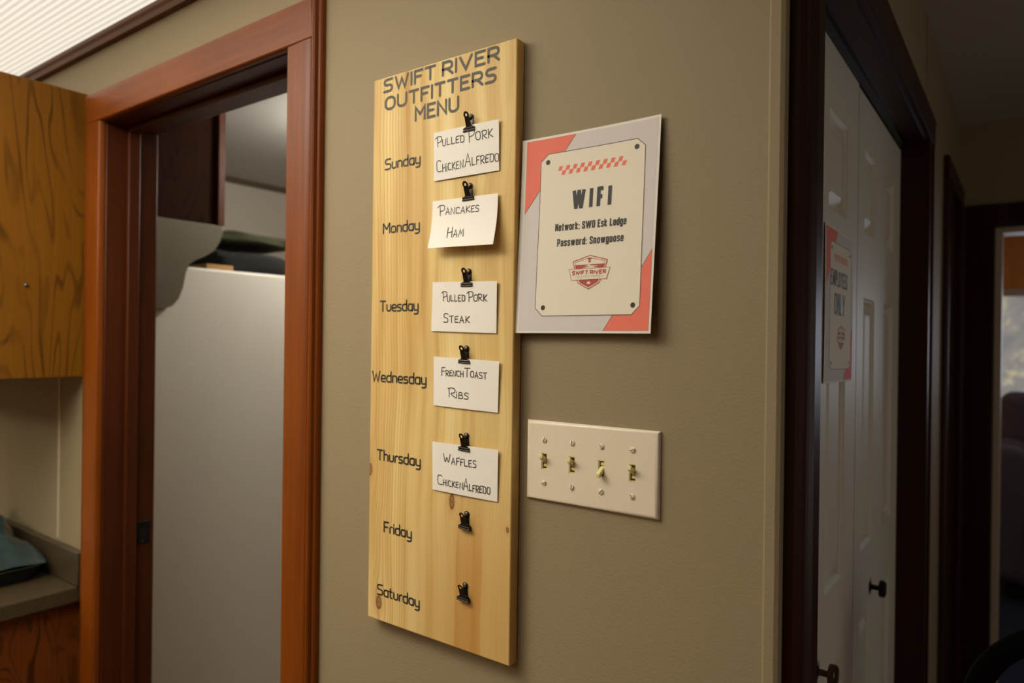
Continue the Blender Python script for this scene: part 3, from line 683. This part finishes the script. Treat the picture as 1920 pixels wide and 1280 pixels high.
CL = [(-.204, .4935, 'black bulldog clip holding the Sunday card, topmost on the pine board', 0), (-.204, .3885, 'black bulldog clip holding the Pancakes and Ham card', -.02),
      (-.205, .2580, 'black bulldog clip holding the Pulled Pork and Steak card', .02), (-.208, .1410, 'black bulldog clip holding the French Toast and Ribs card', .03),
      (-.206, .0080, 'black bulldog clip holding the Waffles card', .03), (-.204, -.1110, 'empty black bulldog clip in the Friday row below the last card', .06),
      (-.205, -.2200, 'empty black bulldog clip in the Saturday row, lowest on the pine board', .05)]
src = None
for x, z, lab, rot in CL:
    if src is None: src = make_clip((x, FY, z), lab); o = src
    else:
        o = src.copy(); COL.objects.link(o); o['label'] = lab
        for ch in src.children:
            c2 = ch.copy(); COL.objects.link(c2); c2.parent = o
            for g in ch.children: g2 = g.copy(); COL.objects.link(g2); g2.parent = c2
    o.location = (x, FY, z); o.rotation_euler = (0, rot, 0)

# ------------------------------------------------------------------ printed notices
def cut_grid(poly, nu=8, nv=12):
    """triangulated polygon in (u, v), cut along a grid so it can follow a curled sheet"""
    bm = bmesh.new(); bm.faces.new([bm.verts.new((u, v, 0)) for u, v in poly])
    for ax, n in ((0, nu), (1, nv)):
        for i in range(1, n):
            co = [0, 0, 0]; no = [0, 0, 0]; co[ax] = i / n; no[ax] = 1
            bmesh.ops.bisect_plane(bm, geom=bm.verts[:] + bm.edges[:] + bm.faces[:], plane_co=co, plane_no=no)
    bm.verts.index_update()
    r = [tuple(v.co[:2]) for v in bm.verts], [tuple(v.index for v in f.verts) for f in bm.faces]
    bm.free(); return r
def notice(surf, kind, label, cat):
    """surf(u, v, off) -> point on the sheet; v runs down from the top edge"""
    mb = MB(); nu, nv = 12, 18; w = nu + 1
    fr = [surf(i / nu, j / nv, .00012) for j in range(nv + 1) for i in range(nu + 1)]; bk = [surf(i / nu, j / nv, -.00012) for j in range(nv + 1) for i in range(nu + 1)]
    K = len(fr); fs = [(j * w + i, j * w + i + 1, (j + 1) * w + i + 1, (j + 1) * w + i) for j in range(nv) for i in range(nu)]
    fs += [tuple(K + q for q in reversed(f)) for f in fs[:]]
    rim = [i for i in range(nu + 1)] + [j * w + nu for j in range(1, nv + 1)] + [nv * w + i for i in range(nu - 1, -1, -1)] + [j * w for j in range(nv - 1, 0, -1)]
    fs += [(rim[k], rim[(k + 1) % len(rim)], K + rim[(k + 1) % len(rim)], K + rim[k]) for k in range(len(rim))]
    mb.add(fr + bk, fs); sheet = mb.build(kind, M['paper'], None, smooth=True); tag(sheet, label, cat)
    def layer(name, polys, mat, off, parent=sheet):
        m_ = MB()
        for p in polys:
            vs, f_ = cut_grid(p); m_.add([surf(u, v, off) for u, v in vs], f_)
        return m_.build(name, mat, parent, smooth=True, normals=False)
    def outline(pts, wd):
        L = [Vector((u, v * 1.295)) for u, v in pts]; L.append(L[0]); return L
    ff = lambda off: (lambda p, k=0: surf(p.x, p.y / 1.295, off + k))
    m0, m1, n0, n1 = .037, .985, .012, .988
    layer('printed_background', [[(m0, n0), (m1, n0), (m1, n1), (m0, n1)]], M['lavender'], .00030)
    layer('corner_stripe', [[(m0, n0), (.41, n0), (m0, .385)]], M['coral'], .00042)
    layer('corner_stripe', [[(m1, .615), (m1, n1), (.675, n1)]], M['coral'], .00042)
    pan = [(.153, .130), (.208, .092), (.850, .092), (.905, .130), (.920, .872), (.868, .913), (.218, .914), (.160, .873)]
    lm = MB()
    for seg_ in (((.41, n0), (m0, .385)), ((m1, .615), (.675, n1))):
        strokes_to(lm, [[Vector((seg_[0][0] + (seg_[1][0] - seg_[0][0]) * k / 10, (seg_[0][1] + (seg_[1][1] - seg_[0][1]) * k / 10) * 1.295)) for k in range(11)]], .0032, ff(.0005), False)
    pl_ = []
    for k in range(8):
        a, b = Vector((pan[k][0], pan[k][1] * 1.295)), Vector((pan[(k + 1) % 8][0], pan[(k + 1) % 8][1] * 1.295))
        pl_ += [a.lerp(b, q / 10) for q in range(10)]
    pl_.append(pl_[0]); strokes_to(lm, [pl_], .0045, ff(.0006), False)
    lm.build('outline', M['charcoal'], sheet, weld=False, normals=False)
    panel = layer('printed_panel', [pan], M['cream'], .00055)
    def disc(u, v, r): return [(u + r * math.cos(2 * math.pi * k / 20), v + r / 1.295 * math.sin(2 * math.pi * k / 20)) for k in range(20)]
    layer('corner_dot', [disc(.207, .134, .0165)], M['black'], .0007, panel); layer('corner_dot', [disc(.848, .130, .0165)], M['black'], .0007, panel)
    layer('corner_dot', [disc(.874, .869, .0165)], M['black'], .0007, panel); layer('corner_dot', [disc(.222, .872, .0165)], M['black'], .0007, panel)
    chk = []
    for i in range(18):
        u0 = .286 + i * .0272; v0 = .163 if i % 2 == 0 else .1855; s0 = .0 if i % 2 == 0 else -.0015
        u0 += s0; sk = .010; chk.append([(u0 + sk, v0), (u0 + .0272 + sk, v0), (u0 + .0272, v0 + .0225), (u0, v0 + .0225)])
    layer('checker_strip', chk, M['coral'], .0007, panel)
    def poster(text, u, v, uw, h, wd, gap, space=.25, mat=M['black'], name='lettering', rnd=False):
        m_ = MB(); lines, W = layout(text, POSTER, gap=gap, space=space)
        sx = (uw - wd) / W
        lines = [[Vector((u + wd / 2 + p.x * sx, v * 1.295 - p.y * h * 1.295)) for p in L] for L in lines]
        strokes_to(m_, lines, wd, ff(.00075), rnd); return m_.build(name, mat, panel, weld=False, normals=False)
    # badge logo
    cx, cy, k = .556, .700, .0
    bx = lambda px, py: (.556 + (px - 880) / 960 * .296, .704 + (py - 690) / 810 * .165)     # badge design units
    def ring(pts, wd, mat, name, off=.0007):
        m_ = MB(); L = [Vector((q[0], q[1] * 1.295)) for q in [bx(*p) for p in pts]]; L.append(L[0]); strokes_to(m_, [L], wd, ff(off), False); return m_.build(name, mat, logo, weld=False, normals=False)
    shield = [(880, 292), (1290, 420), (1230, 640), (1150, 880), (1120, 950), (880, 1090), (640, 950), (605, 880), (545, 640), (480, 420)]
    logo = layer('badge', [[bx(*p) for p in shield]], M['cream'], .0007, panel)
    layer('badge_band', [[bx(*p) for p in q] for q in ([(535, 505), (880, 505), (760, 540), (900, 555), (700, 590), (800, 600), (560, 625)], [(880, 505), (1240, 505), (1215, 610), (950, 570), (1090, 545), (900, 530)],
        [(640, 870), (1120, 870), (1090, 935), (880, 1055), (670, 935)])], M['logo_red'], .0008, logo)
    ring(shield, .0055, M['logo_red'], 'badge_rim', .00085)
    ring([(880, 345), (1240, 445), (1190, 640), (880, 640), (590, 640), (530, 445)], .003, M['logo_red'], 'badge_rim', .00085)
    layer('badge_bird', [[bx(*p) for p in [(815, 370), (870, 355), (960, 360), (900, 385), (905, 430), (880, 480), (850, 440), (855, 385)]]], M['logo_red'], .00085, logo)
    rib = [(400, 600), (1360, 600), (1290, 865), (470, 865)]
    layer('badge_ribbon', [[bx(*p) for p in rib]], M['cream'], .00095, logo); ring(rib, .003, M['logo_red'], 'badge_rim', .0010)
    layer('maple_leaf', [[bx(*p) for p in [(880, 895), (900, 925), (930, 930), (915, 950), (920, 970), (885, 968), (880, 990), (875, 968), (840, 970), (845, 950), (830, 930), (860, 925)]]], M['cream'], .0009, logo)
    def badge_text(text, x0, x1, yb, h, wd, mat):
        m_ = MB(); lines, W = layout(text, CAPS, gap=.3, space=.3); L2 = []
        for L in lines: L2.append([Vector((q[0], q[1] * 1.295)) for q in [bx(x0 + p.x / W * (x1 - x0), yb - p.y * h) for p in L]])
        strokes_to(m_, L2, wd, ff(.00105), False); m_.build('lettering', mat, logo, weld=False, normals=False)
    badge_text('SWIFT RIVER', 485, 1265, 735, 80, .0075, M['logo_red'])
    badge_text('OUTFITTERS', 600, 1140, 820, 46, .003, M['pale_grey'])
    for x in (555, 1185): layer('badge_dot', [[bx(x + 9 * math.cos(q), 800 + 9 * math.sin(q)) for q in [2 * math.pi * k / 8 for k in range(8)]]], M['logo_red'], .00105, logo)
    return sheet, poster
def wifi_surf(u, v, o=0.0):
    a = 1 - v
    x = -.1155 + u * .2165 - (1 - a) * .0055 + .0005 * math.sin(5 * v)
    z = .4632 - v * .2805 + u * .0008 * (1 - v)
    y = -.0022 - .0105 * (v ** 1.4) * (.75 + .5 * u) - .0055 * (1 - u) ** 2 - .0035 * u ** 3 - .0018 * math.sin(math.pi * v * 1.3) * u
    return Vector((x, y - o, z))
sheet, poster = notice(wifi_surf, 'wifi_notice', 'printed WIFI notice with coral corners, stuck to wall right of the pine board', 'notice')
poster('WIFI', .402, .3875, .286, .092, .0255, .43)
poster('Network: SWO Esk Lodge', .284, .489, .518, .0365, .0094, .205)
poster('Password: Snowgoose', .305, .567, .483, .0365, .0094, .205)
def staff_surf(u, v, o=0.0):
    y = .480 + u * .236
    return Vector((DX + .0028 + .0008 * math.sin(math.pi * v) + .0015 * u + o, y, .3835 + .004 * (1 - u) - .285 * v))
sheet2, poster = notice(staff_surf, 'staff_notice', 'EMPLOYEES ONLY notice with coral corners taped to the white closet door', 'notice')
poster('EMPLOYEES', .175, .374, .59, .105, .0185, .19)
poster('ONLY', .30, .560, .385, .145, .027, .20)

# ------------------------------------------------------------------ four-gang switch plate
PW, PH = .208, .1143
sw = thing('switch_plate', 'almond four-gang light switch plate on the wall below the WIFI notice', 'light switch', (0, -.003, 0))
mb = MB(); xs = [(-.5 + q) * PW for q in (.155, .377, .599, .822)]
def rect(x0, x1, z0, z1, y): return [(x0, y, z0), (x1, y, z0), (x1, y, z1), (x0, y, z1)]
R = [(0, -.0008), (.0003, -.0022), (.0014, -.0045), (.0030, -.0058), (.0060, -.0066)]
pr_ = None
for e, y in R:
    q = rect(-PW / 2 + e, PW / 2 - e, -PH / 2 + e, PH / 2 - e, y)
    if pr_: mb.add(pr_ + q, [(k, (k + 1) % 4, 4 + (k + 1) % 4, 4 + k) for k in range(4)])
    pr_ = q
SZ, SW_ = .0119, .00505
cx_ = [-PW / 2 + .006] + [v for x in xs for v in (x - SW_, x + SW_)] + [PW / 2 - .006]; cz_ = [-PH / 2 + .006, -SZ, SZ, PH / 2 - .006]
for i in range(len(cx_) - 1):
    for j in range(3):
        if i % 2 and j == 1:
            a = rect(cx_[i], cx_[i + 1], -SZ, SZ, -.0066); b = rect(cx_[i], cx_[i + 1], -SZ, SZ, -.0052)
            mb.add(a + b, [(k, (k + 1) % 4, 4 + (k + 1) % 4, 4 + k) for k in range(4)])
        else: mb.add(rect(cx_[i], cx_[i + 1], cz_[j], cz_[j + 1], -.0066), [(0, 1, 2, 3)])
mb.add(rect(-PW / 2, PW / 2, -PH / 2, PH / 2, -.0008), [(3, 2, 1, 0)])
plate = mb.build('cover_plate', M['plate'], sw, smooth=True)
for i, x in enumerate(xs):
    upw = i != 2
    fr = MB()
    fr.box(x - SW_ + .0002, x - SW_ + .0013, -.0060, -.0012, -SZ + .0002, SZ - .0002); fr.box(x + SW_ - .0013, x + SW_ - .0002, -.0060, -.0012, -SZ + .0002, SZ - .0002)
    fr.box(x - SW_ + .0013, x + SW_ - .0013, -.0060, -.0012, SZ - .0014, SZ - .0002); fr.box(x - SW_ + .0013, x + SW_ - .0013, -.0060, -.0012, -SZ + .0002, -SZ + .0014)
    tf = fr.build('toggle_frame', M['toggle'], sw)
    MB().box(x - SW_ + .0013, x + SW_ - .0013, -.0018, -.0012, -SZ + .0014, SZ - .0014).build('recess', M['recess'], tf)
    s_ = 1 if upw else -1
    # toggle lever: a wedge leaning up or down out of its slot, with the rocker hub behind it
    T = [(-.0030, -.0015, -.0042), (.0030, -.0015, -.0042), (.0030, -.0015, .0046), (-.0030, -.0015, .0046),
         (-.0033, -.0062, -.0012), (.0033, -.0062, -.0012), (.0033, -.0062, .0058), (-.0033, -.0062, .0058),
         (-.0031, -.0165, .0048), (.0031, -.0165, .0048), (.0031, -.0160, .0112), (-.0031, -.0160, .0112)]
    mb = MB().add([(x + p[0], p[1], s_ * p[2]) for p in T], [(0, 1, 2, 3)] + [(a + k, a + (k + 1) % 4, a + 4 + (k + 1) % 4, a + 4 + k) for a in (0, 4) for k in range(4)] + [(8, 9, 10, 11)])
    mb.build('toggle', M['toggle'], tf, .0012, seg=3)
    MB().box(x - .0028, x + .0028, -.0040, -.0018, -s_ * .0082, -s_ * .0040).build('rocker_hub', M['toggle'], tf, .0008) if s_ < 0 else \
        MB().box(x - .0028, x + .0028, -.0040, -.0018, -.0082, -.0042).build('rocker_hub', M['toggle'], tf, .0008)
ang = [(75, 88, -50, 20), (25, 88, 50, -50)]
for j, z in enumerate((.0302, -.0308)):
    for i, x in enumerate(xs):
        s_ = MB().lathe([(.0040, -.0064), (.0040, -.0070), (.0034, -.0080), (.0018, -.0086), (.0004, -.0087)], 20, 'y', (x, 0, z)).build('screw', M['screw'], sw, smooth=True)
        a = math.radians(ang[j][i]); c, n_ = math.cos(a), math.sin(a)
        L = [(-.0036, -.00045), (.0036, -.00045), (.0036, .00045), (-.0036, .00045)]
        P2 = [(x + c * p - n_ * q, z + n_ * p + c * q) for p, q in L]
        MB().add([(p, -.0080, q) for p, q in P2] + [(p, -.00885, q) for p, q in P2], [(0, 1, 2, 3), (7, 6, 5, 4)] + [(k, (k + 1) % 4, 4 + (k + 1) % 4, 4 + k) for k in range(4)]).build('screw_slot', M['slot'], s_)

# ------------------------------------------------------------------ kitchen corner on the left
uc = thing('wall_cabinet', 'golden brown plywood wall cabinet above the counter, left of the pantry doorway', 'cabinet', (-1.85, -.16, .0605))
MB().box(-2.30, -1.578, -.36, -.001, .0605, .819).build('body', M['ply'], uc, .002)
MB().box(-1.578, -1.562, -.36, -.0005, .0600, .8195).build('end_panel', M['ply'], uc, .0015)
for xa, xb in ((-2.295, -1.945), (-1.935, -1.568)):
    dr = MB().box(xa, xb, -.381, -.3605, .066, .813).build('door', M['ply'], uc, .004)
    MB().lathe([(.006, -.3815), (.006, -.39), (.014, -.396), (.014, -.404), (.006, -.407)], 20, 'y', (xb - .04 if xa < -2.1 else xa + .04, 0, .12)).build('knob', M['bronze'], dr, smooth=True)
MB().lathe([(.005, -1.5618), (.005, -1.560), (.0025, -1.558)], 16, 'x', (0, -.141, .296)).build('screw_cap', M['tack'], uc, smooth=True)

bc = thing('base_cabinet', 'brown plywood base cabinet under the laminate counter', 'cabinet', (-1.9, -.3, FLOOR))
MB().box(-2.6, -1.592, -.585, -.001, FLOOR + .09, -.542).build('body', M['ply_dark'], bc, .002)
MB().box(-1.592, -1.576, -.60, -.0005, FLOOR + .002, -.542).build('end_panel', M['ply_dark'], bc, .0015)
MB().box(-2.6, -1.60, -.52, -.002, FLOOR + .001, FLOOR + .09).build('kick_board', M['iron'], bc)
for xa, xb in ((-2.59, -2.10), (-2.09, -1.60)):
    dr = MB().box(xa, xb, -.605, -.5855, FLOOR + .10, -.72).build('door', M['ply_dark'], bc, .004)
    MB().lathe([(.006, -.6055), (.006, -.614), (.014, -.62), (.014, -.628), (.006, -.631)], 20, 'y', (xb - .05, 0, -.78)).build('knob', M['bronze'], dr, smooth=True)
    dw_ = MB().box(xa, xb, -.605, -.5855, -.71, -.555).build('drawer', M['ply_dark'], bc, .004)
    MB().lathe([(.006, -.6055), (.006, -.614), (.014, -.62), (.014, -.628), (.006, -.631)], 20, 'y', ((xa + xb) / 2, 0, -.63)).build('knob', M['bronze'], dw_, smooth=True)
ct = thing('countertop', 'speckled brown laminate countertop with backsplash lip, left of the doorway', 'countertop', (-1.9, -.3, -.5415))
MB().box(-2.65, -1.553, -.64, -.0005, -.5410, -.5).build('worktop', M['laminate'], ct, .004, seg=3)
MB().box(-2.65, -1.549, -.021, -.0006, -.4995, -.408).build('backsplash', M['laminate'], ct, .004, seg=3)

# shallow black pan and the bag of teal film lying on it
def rr(w, d, r, n=6):
    out = []
    for sx, sy, a0 in ((1, 1, 0), (-1, 1, 90), (-1, -1, 180), (1, -1, 270)):
        for k in range(n + 1):
            a = math.radians(a0 + 90 * k / n); out.append((sx * (w - r) + r * math.cos(a), sy * (d - r) + r * math.sin(a)))
    return out
pan_c = Vector((-1.905, -.205)); mb = MB(); prev = None
for w_, d_, r_, z in ((.20, .15, .04, -.4995), (.215, .165, .045, -.462), (.225, .174, .05, -.4570), (.223, .172, .05, -.4555), (.210, .160, .044, -.4585), (.195, .145, .036, -.4965)):
    q = [(pan_c.x + x, pan_c.y + y, z) for x, y in rr(w_, d_, r_)]
    if prev: mb.add(prev + q, [(k, (k + 1) % len(q), len(q) + (k + 1) % len(q), len(q) + k) for k in range(len(q))])
    else: mb.add(q, [tuple(range(len(q) - 1, -1, -1))])
    prev = q
mb.add(prev, [tuple(range(len(prev)))])
tag(mb.build('baking_pan', M['pan'], None, smooth=True), 'shallow black pan on the laminate counter under the wall cabinet', 'pan')
mb = MB(); nu, nv = 26, 16; top, bot = [], []
rnd = random.Random(3)
for j in range(nv + 1):
    for i in range(nu + 1):
        u, v = i / nu, j / nv
        x = -2.15 + u * .455; y = -.36 + v * .325
        e = min(1, 6 * min(u, 1 - u, v, 1 - v)) ** .7
        h = e * (.022 + .115 * (1 - u) ** .8) * (.75 + .3 * v) + e * .010 * (math.sin(19 * u + 6 * v) + math.sin(27 * v - 9 * u + 1.3)) + e * rnd.uniform(-.004, .004)
        top.append((x + .010 * math.sin(14 * v), y + .010 * math.sin(17 * u), -.4530 + h)); bot.append((x + .010 * math.sin(14 * v), y + .010 * math.sin(17 * u), -.4545))
w = nu + 1; fs = [(j * w + i, j * w + i + 1, (j + 1) * w + i + 1, (j + 1) * w + i) for j in range(nv) for i in range(nu)]; K = len(top)
fs += [tuple(K + q for q in reversed(f)) for f in fs[:]]
rim = [i for i in range(nu + 1)] + [j * w + nu for j in range(1, nv + 1)] + [nv * w + i for i in range(nu - 1, -1, -1)] + [j * w for j in range(nv - 1, 0, -1)]
fs += [(rim[k], rim[(k + 1) % len(rim)], K + rim[(k + 1) % len(rim)], K + rim[k]) for k in range(len(rim))]
tag(MB().add(top + bot, fs).build('plastic_bag', M['film'], None, smooth=True), 'crumpled teal plastic bag lying on the black pan', 'bag')
ol = thing('outlet_plate', 'white outlet plate on the wall under the wall cabinet', 'outlet', (-2.215, -.003, 0))
MB().box(-2.253, -2.182, -.006, -.0005, -.06, .055).build('cover_plate', M['white'], ol, .002)
for z in (-.027, .022): MB().box(-2.235, -2.200, -.0075, -.0061, z - .014, z + .014).build('socket', M['white'], ol, .001)

# ------------------------------------------------------------------ things seen through the pantry doorway
fz = .408
fr = thing('refrigerator', 'plain white refrigerator side in the pantry beyond the doorway', 'refrigerator', (-2.16, .62, FLOOR))
MB().box(-2.60, -1.80, .20, 1.02, FLOOR + .03, fz).build('body', M['fridge'], fr, .010, seg=4)
MB().box(-2.55, -1.84, 1.021, 1.07, FLOOR + .06, fz - .005).build('door', M['fridge'], fr, .012, seg=4)
MB().box(-2.58, -1.82, .22, 1.0, FLOOR + .001, FLOOR + .03).build('plinth', M['iron'], fr)
pc = thing('pantry_cabinet', 'dark wood wall cabinet hung above the refrigerator in the pantry', 'cabinet', (-2.2, .34, .557))
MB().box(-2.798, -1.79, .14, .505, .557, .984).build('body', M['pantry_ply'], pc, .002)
MB().box(-1.795, -1.775, .5055, .530, .557, .984).build('corner_stile', M['jamb'], pc, .002)
mb = MB()
sc_pts = [(.14, .556), (.523, .556), (.526, .535), (.513, .499), (.495, .470), (.462, .446), (.425, .428), (.405, .412), (.394, .385), (.385, .335), (.370, .295), (.350, .272), (.315, .258), (.27, .255), (.14, .255)]
mb.prism(sc_pts, lambda p, q, x: (x, p, q), -1.795, -1.776)
tag(mb.build('bracket_panel', M['bracket'], None, .002), 'olive grey scroll-edged panel below the dark pantry cabinet', 'bracket')
tag(MB().box(-1.93, -1.818, .49, .592, fz + .0005, fz + .018).build('wood_block', M['block'], None, .002), 'small raw wood offcut on top of the refrigerator', 'wood block')
def lumpy(name, cx, cy, z0, sx, sy, sz, seed, mat, pinch=1.0):
    rn = random.Random(seed); ph = [rn.uniform(0, 6) for _ in range(6)]; mb = MB(); nu, nv = 36, 18; vs = []
    for j in range(nv + 1):
        for i in range(nu):
            a = 2 * math.pi * i / nu; b = -math.pi / 2 + math.pi * j / nv
            k = abs(math.cos(b)) ** .45; r = 1 + .06 * math.sin(3 * a + ph[0]) + .04 * math.sin(7 * a + ph[1] + 3 * b)
            sg = lambda c: math.copysign(abs(c) ** .6, c)
            zz = sg(math.sin(b)) * .5 + .5
            fold = .05 * math.sin(9 * zz + ph[2] + 2 * math.sin(a)) + .04 * math.sin(5 * a + ph[3])
            vs.append((cx + sx * k * r * sg(math.cos(a)) * (1 + fold * .4), cy + sy * k * r * sg(math.sin(a)) * (1 + fold * .4), z0 + sz * zz * (1 + fold * (zz > .3))))
    fs = [(j * nu + i, j * nu + (i + 1) % nu, (j + 1) * nu + (i + 1) % nu, (j + 1) * nu + i) for j in range(nv) for i in range(nu)]
    return mb.add(vs, fs).build(name, mat, None, smooth=True)
tag(lumpy('folded_blanket', -2.13, .80, fz + .001, .19, .20, .10, 4, M['bundle']), 'black folded bundle on top of the refrigerator', 'bundle')
tag(lumpy('duffel_bag', -2.14, .815, fz + .125, .185, .195, .05, 9, M['bag']), 'olive green cloth bag draped on the black bundle over the refrigerator', 'bag')

# ------------------------------------------------------------------ chair whose black hoop back shows at the lower right
ch = thing('hoop_back_chair', 'black hoop-back chair in the hall, at the lower right edge', 'chair', (.60, .95, FLOOR))
hc = Vector((.610, .69, -.488)); pts = []
for k in range(25):
    a = math.pi * k / 24; pts.append((hc.x - .20 * math.cos(a), hc.y + .0, hc.z + .18 * math.sin(a)))
pts = [(.44, .76, -.905), (.425, .74, -.80), (.412, .71, -.66)] + pts[1:-1] + [(.808, .71, -.66), (.795, .74, -.80), (.78, .76, -.905)]
MB().tube(pts, .0205, 14).build('back_hoop', M['chair'], ch, smooth=True)
for i, x in enumerate((.51, .56, .61, .66, .71)):
    zt = -.488 + .18 * math.sqrt(max(0, 1 - ((x - .61) / .2) ** 2))
    MB().tube([(.6 + (x - .6) * .8, .775, -.905), (x, .695, zt)], .007, 10).build('spindle', M['chair'], ch, smooth=True)
mb = MB(); prev = None
for w_, d_, r_, z in ((.18, .17, .1, -.935), (.20, .19, .11, -.925), (.205, .195, .11, -.910), (.195, .185, .11, -.900), (.1, .1, .08, -.908)):
    q = [(.60 + x, .93 + y, z) for x, y in rr(w_, d_, r_)]
    if prev: mb.add(prev + q, [(k, (k + 1) % len(q), len(q) + (k + 1) % len(q), len(q) + k) for k in range(len(q))])
    else: mb.add(q, [tuple(range(len(q) - 1, -1, -1))])
    prev = q
mb.add(prev, [tuple(range(len(prev)))]); mb.build('seat', M['chair'], ch, smooth=True)
for sx, sy in ((-1, -1), (1, -1), (1, 1), (-1, 1)):
    MB().tube([(.60 + sx * .13, .93 + sy * .12, -.930), (.60 + sx * .165, .93 + sy * .155, -1.15), (.60 + sx * .19, .93 + sy * .185, FLOOR + .001)], [.015, .02, .013], 12).build('leg', M['chair'], ch, smooth=True)

# ------------------------------------------------------------------ armchair by the living-room window
ac = thing('armchair', 'blue-grey upholstered armchair in front of the living room window', 'armchair', (.80, 4.75, FLOOR))
MB().box(.36, 1.28, 4.35, 5.15, FLOOR + .10, -.98).build('seat_base', M['upholstery'], ac, .04, seg=4)
MB().box(.52, 1.12, 4.30, 4.95, -.978, -.82).build('seat_cushion', M['upholstery'], ac, .06, seg=5)
MB().box(.33, 1.30, 4.96, 5.20, -.95, -.135).build('backrest', M['upholstery'], ac, .09, seg=5)
for xa, xb in ((.30, .50), (1.14, 1.34)): MB().box(xa, xb, 4.32, 4.955, FLOOR + .10, -.44).build('armrest', M['upholstery'], ac, .08, seg=5)
for x in (.42, 1.22):
    for y in (4.42, 5.08): MB().box(x - .025, x + .025, y - .025, y + .025, FLOOR + .001, FLOOR + .10).build('leg', M['mahogany'], ac, .004)
